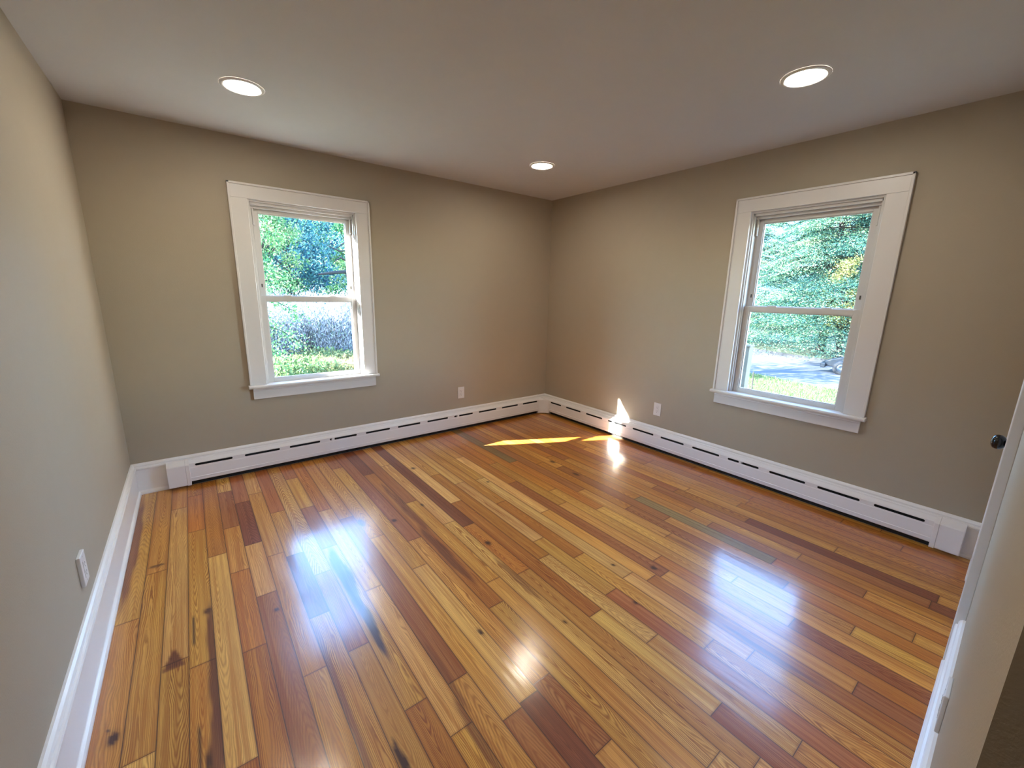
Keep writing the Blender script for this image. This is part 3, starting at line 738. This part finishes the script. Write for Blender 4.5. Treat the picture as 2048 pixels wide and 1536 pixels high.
def leafy(x, y, h, r, mat, label, group, ncl=70, per=170, leaf=.10, name='leafy_tree', z0=.35, lean=(0, 0), flatc=0.75, bark=None, tm=.45):
    root = empty(name, (x, y, GZ)); tag(root, label, 'tree', group)
    bm = NB(); tp = tree_trunk(bm, x, y, h*.92, .035*h**.8, lean)
    P2(obj('trunk', bm, bark or M_BARK), root)
    bm = NB(); LP, LT = [], []
    for i in range(ncl):
        t = rng.uniform(z0, 1.0); a = rng.uniform(0, 2*math.pi)
        rr = r*math.sin(math.pi*min(1, max(.12, (t-z0)/(1-z0)*.85+.12)))**.6*rng.uniform(.35, 1.0)
        base = tp[min(8, int(t*.75*8))]
        c = np.array([x+lean[0]*t+rr*math.cos(a), y+lean[1]*t+rr*math.sin(a), GZ+t*h])
        b = np.array(base); mid = (b+c)/2+np.array([0, 0, .12*rr])
        tube(bm, [b, mid, c], [.03, .018, .006], 5)
        s = r*.26*rng.uniform(.7, 1.35)
        p = rng.normal(size=(per, 3)); p /= np.linalg.norm(p, axis=1)[:, None]
        p *= (rng.uniform(0, 1, per)**.45)[:, None]*s; p[:, 2] *= flatc
        LP.append(c+p); LT.append(np.clip(rng.normal(tm+rng.normal(0, .15), .26, per), 0, 1))
    P2(obj('branches', bm, bark or M_BARK), root)
    f = leafmesh('foliage', np.concatenate(LP), leaf, aspect=0.55, tint=np.concatenate(LT), mat=mat)
    P2(f, root); return root

# --- beyond the window on the right
conifer(17.0, 2.0, 8.6, 4.2, 230, 'broad evergreen in the middle of the right-hand window, boughs hanging over the driveway', .38, low=1.0)
conifer(18.6, -2.6, 8.8, 3.4, 150, 'evergreen behind the small tractor at the right side of the right-hand window', .32, low=.9)
conifer(19.5, 6.4, 8.6, 3.8, 170, 'evergreen at the left side of the right-hand window, behind the wooden post', .45, low=.8)
leafy(25.0, 3.4, 8.6, 3.0, M_YELL, 'yellow leaved tree glowing behind the evergreens', None, 60, 170, .13, z0=.12)
leafy(15.4, 1.0, 3.6, 1.0, M_YELL, 'small yellow leaved tree in front of the evergreens', None, 60, 110, .08, z0=.3, tm=.6)
leafy(28.5, -3.5, 9.5, 3.8, M_GREEN, 'green broadleaf tree far behind the evergreens', None, 75, 190, .16, z0=.1)
leafy(3.4, 4.7, 9.0, 2.6, M_GREEN, 'green tree beside the house whose shadow falls across the driveway', None, 60, 120, .12, z0=.35)

root = empty('wooden_post', (1.55, -1.55, GZ)); tag(root, 'weathered square wooden post just outside the right-hand window', 'post')
bm = NB(); box(bm, 1.50, 1.60, -1.635, -1.535, GZ, .872); P2(bev(obj('shaft', bm, M_POST), .004), root)
bm = NB(); box(bm, 1.49, 1.61, -1.645, -1.525, .872, .892); P2(bev(obj('post_cap', bm, M_POST), .004), root)
bm = NB(); tube(bm, [(3.0, -1.135, GZ), (3.0, -1.13, .1), (3.0, -1.12, .37)], [.010, .010, .007], 8)
tag(obj('garden_stake', bm, M_BARK), 'thin garden stake standing in the grass right of the wooden post', 'stake')

def tractor(x, y):
    root = empty('garden_tractor', (x, y, GZ)); tag(root, 'small dark garden tractor with pale-rimmed tyres parked on the driveway', 'tractor')
    a = math.radians(-82)
    ca, sa = math.cos(a), math.sin(a)
    T = lambda p, q, z: (x+ca*p-sa*q, y+sa*p+ca*q, GZ+z)     # p backwards along the machine, q sideways
    def wheel(p, q, r, w):
        bm = NB(); n = 28
        prof = [(r*.55, -w/2), (r*.9, -w/2), (r, -w*.32), (r, w*.32), (r*.9, w/2), (r*.55, w/2)]
        rings = [[bm.verts.new(T(p+rr*math.cos(2*math.pi*k/n), q+h, r+rr*math.sin(2*math.pi*k/n))) for k in range(n)] for rr, h in prof]
        for i in range(len(rings)-1):
            for k in range(n): bm.faces.new((rings[i][k], rings[i][(k+1) % n], rings[i+1][(k+1) % n], rings[i+1][k]))
        t = P2(obj('wheel', bm, M_TYRE, smooth=True), root)
        bm = NB()
        prof = [(.02, -w*.3), (r*.3, -w*.42), (r*.56, -w*.36), (r*.56, w*.36), (r*.3, w*.42), (.02, w*.3)]
        rings = [[bm.verts.new(T(p+rr*math.cos(2*math.pi*k/n), q+h, r+rr*math.sin(2*math.pi*k/n))) for k in range(n)] for rr, h in prof]
        for i in range(len(rings)-1):
            for k in range(n): bm.faces.new((rings[i][k], rings[i][(k+1) % n], rings[i+1][(k+1) % n], rings[i+1][k]))
        bm.faces.new(rings[0]); bm.faces.new(rings[-1][::-1])
        q_ = obj('rim', bm, M_RIM); q_.parent = t
    for sg in (-1, 1):
        wheel(.32, sg*.40, .21, .16); wheel(1.45, sg*.44, .27, .24)
    bm = NB()
    prof = [(0.0, .20), (-.10, .24), (-.12, .34), (0.0, .40), (.30, .50), (.80, .58), (.82, .30), (1.1, .26), (1.1, .20)]
    for k, (p0, p1) in enumerate(((-.24, .24),)):
        A = [bm.verts.new(T(p, -.22, z)) for p, z in prof]; B = [bm.verts.new(T(p, .22, z)) for p, z in prof]
        for i in range(len(prof)):
            j = (i+1) % len(prof); bm.faces.new((A[i], A[j], B[j], B[i]))
        bm.faces.new(A); bm.faces.new(B[::-1])
    P2(bev(obj('hood', bm, M_TRACT), .02, 3), root)
    bm = NB(); box(bm, -.20, -.08, -.34, .34, .16, .30, T); P2(bev(obj('bumper', bm, M_TRACT), .02, 3), root)
    bm = NB(); box(bm, 1.0, 1.75, -.34, .34, .34, .52, T); P2(bev(obj('rear_body', bm, M_TRACT), .05, 3), root)
    bm = NB(); box(bm, 1.05, 1.5, -.24, .24, .53, .62, T); box(bm, 1.48, 1.58, -.24, .24, .58, .92, T); P2(bev(obj('seat', bm, M_SEAT), .03, 3), root)
    bm = NB(); c = [T(.88+.12*math.sin(t)*.4, .16*math.cos(t), .74+.16*math.sin(t)*.4) for t in [2*math.pi*k/18 for k in range(19)]]
    tube(bm, c, .014, 6); tube(bm, [T(.78, 0, .50), T(.88, 0, .74)], .018, 6); P2(obj('steering_wheel', bm, M_SEAT), root)
tractor(12.0, .30)

# --- beyond the window on the left
n = 60000
P = np.stack([rng.uniform(-4.5, 3.5, n), rng.uniform(6.4, 9.3, n), np.zeros(n)], 1)
hgt = .22+.14*np.sin(P[:, 0]*2.1+P[:, 1])*np.cos(P[:, 1]*1.3)+rng.uniform(0, .22, n)
P[:, 2] = GZ+np.clip(hgt, .15, 1.3)*rng.uniform(.1, 1, n)
tt = np.clip(.45+.4*np.sin(P[:, 0]*1.7+1)*np.sin(P[:, 1]*1.1)+rng.normal(0, .18, n), 0, 1)
w_ = leafmesh('meadow_weeds', P, .11, aspect=.38, tint=tt, mat=M_WEED, dirs=rng.normal(size=(n, 3))*.6+np.array([0, 0, .7]))
tag(w_, 'yellow-green weeds growing thickly below the thicket', 'weeds', kind='stuff')

def thicket(x, y, h, r, label, n=20000):
    root = empty('twiggy_shrub', (x, y, GZ)); tag(root, label, 'shrub', 'pale twiggy shrubs behind the weeds')
    bm = NB(); ends = []
    for i in range(46):
        a = rng.uniform(0, 2*math.pi); q = r*rng.uniform(0, 1)**.6
        bx, by = x+.5*q*math.cos(a), y+.5*q*math.sin(a); tx, ty = x+q*math.cos(a)+rng.normal(0, .1), y+q*math.sin(a)
        hh = h*rng.uniform(.65, 1.05)
        pts = [(bx, by, GZ-.02), (bx*.6+tx*.4, by*.6+ty*.4, GZ+hh*.4), (bx*.25+tx*.75, by*.25+ty*.75, GZ+hh*.75), (tx, ty, GZ+hh)]
        tube(bm, pts, [.012, .009, .006, .003], 4); ends.append(pts)
    P2(obj('stems', bm, M_TWIGB), root)
    E = np.array(ends); k = rng.integers(0, len(E), n); q = rng.uniform(.1, 3, n)
    p = np.stack([[np.interp(q[i], [0, 1, 2, 3], E[k[i], :, j]) for i in range(n)] for j in range(3)], 1)
    p += rng.normal(0, .13, p.shape)
    d = rng.normal(size=(n, 3))*.45+np.array([0, 0, 1.0])
    f = leafmesh('twigs', p, .10, aspect=.2, tint=rng.uniform(0, 1, n), mat=M_TWIG, dirs=d); P2(f, root)
M_TWIGB = paint('pale_grey_bark', (0.08, 0.08, 0.09), 0.9, 0.2, 0.5, 20)
for i, (tx, ty, th) in enumerate([(-1.5, 10.0, 1.75), (-.65, 10.6, 1.95), (.3, 10.0, 1.85), (1.2, 10.8, 1.95), (2.3, 10.4, 1.9), (-2.6, 10.6, 1.85)]):
    thicket(tx, ty, th, 1.0, ['pale twiggy shrub leftmost in the lower left-hand window pane', 'pale twiggy shrub left of centre in the lower left-hand window pane',
            'pale twiggy shrub right of centre in the lower left-hand window pane', 'pale twiggy shrub rightmost in the lower left-hand window pane',
            'pale twiggy shrub just right of the left-hand window view', 'pale twiggy shrub just left of the left-hand window view'][i])
G1 = 'broadleaf trees beyond the thicket'
leafy(-.8, 17.5, 6.3, 2.0, M_GREEN, 'bright green tree at the left of the left-hand window', G1, 70, 190, .12, z0=.2, tm=.6)
leafy(3.4, 17.8, 5.4, 1.7, M_GREEN, 'bright green tree at the right of the left-hand window', G1, 60, 180, .12, z0=.2, tm=.5)
leafy(1.4, 23.0, 9.0, 3.2, M_BLUEG, 'blue-green tree behind the fallen trunk', G1, 90, 200, .16, z0=.15)
leafy(-4.6, 24.0, 9.5, 3.4, M_BLUEG, 'blue-green tree far left beyond the bright green one', G1, 90, 200, .16, z0=.12)
leafy(7.6, 24.0, 9.0, 3.4, M_BLUEG, 'blue-green tree far right beyond the thicket', G1, 80, 200, .16, z0=.12)
leafy(2.6, 33.0, 12.0, 5.0, M_GREEN, 'tallest green tree closing the view of the left-hand window', G1, 110, 200, .22, z0=.05, tm=.4)
# a small tree beside the window whose boughs reach in from the left
root = empty('young_tree', (-3.0, 6.8, GZ)); tag(root, 'young green tree whose thin boughs reach in from the left of the left-hand window', 'tree')
bm = NB(); tree_trunk(bm, -3.0, 6.8, 4.6, .07); P2(obj('trunk', bm, M_DKBARK), root)
bm = NB(); LP, LT = [], []
for i, (z, L, a, dr) in enumerate([(1.35, 1.75, .1, -.5), (1.9, 1.7, -.15, -.35), (2.5, 1.55, .2, -.25), (.9, 1.35, 0, -.35), (3.2, 1.5, .1, 0), (2.2, 1.4, .6, -.2), (1.6, 1.2, 2.6, -.1), (2.6, 1.3, 3.4, 0), (3.6, .9, 1.5, .1), (3.4, 1.0, 4.5, .1), (2.0, 1.2, 4.2, 0)]):
    pts = [(-3.0+L*q*math.cos(a), 6.8+L*q*math.sin(a), GZ+z+.35*L*q*(1-q)*1.2+dr*q*q) for q in (0, .25, .5, .75, 1)]
    tube(bm, pts, [.022, .016, .012, .008, .004], 6)
    A = np.array(pts); m = 520; q = rng.uniform(1.2, 4, m)
    p = np.stack([np.interp(q, np.arange(5), A[:, j]) for j in range(3)], 1)+rng.normal(0, .13, (m, 3))
    LP.append(p); LT.append(np.clip(rng.normal(.55, .2, m), 0, 1))
P2(obj('branches', bm, M_DKBARK), root)
P2(leafmesh('foliage', np.concatenate(LP), .065, aspect=.6, tint=np.concatenate(LT), mat=M_GREEN), root)
# the dark trunk lying across the view with a limb curving up from it
root = empty('fallen_trunk', (2.4, 16.2, GZ)); tag(root, 'dark leaning trunk with a curved limb crossing the upper left-hand window pane', 'fallen tree')
bm = NB(); tube(bm, [(5.2, 16.4, GZ-.1), (4.2, 16.3, 1.35), (3.3, 16.2, 2.05), (2.6, 16.1, 2.20), (1.9, 16.0, 2.12), (1.25, 15.9, 2.02)], [.11, .10, .085, .08, .07, .04], 10)
P2(obj('trunk', bm, M_DKBARK), root)
bm = NB()
tube(bm, [(2.75, 16.1, 2.2), (2.62, 16.1, 2.6), (2.25, 16.05, 2.78), (2.0, 16.0, 2.62)], [.06, .05, .04, .02], 7)
tube(bm, [(2.62, 16.1, 2.6), (2.72, 16.1, 3.2), (2.80, 16.1, 4.6), (2.85, 16.1, 5.8)], [.05, .045, .035, .02], 7)
tube(bm, [(2.70, 16.1, 3.1), (2.2, 16.0, 3.05), (1.7, 16.0, 3.25)], [.04, .04, .015], 7)
tube(bm, [(2.75, 16.1, 3.6), (2.35, 16.0, 3.35), (2.05, 16.0, 3.1)], [.03, .03, .012], 7)
P2(obj('limbs', bm, M_DKBARK), root)
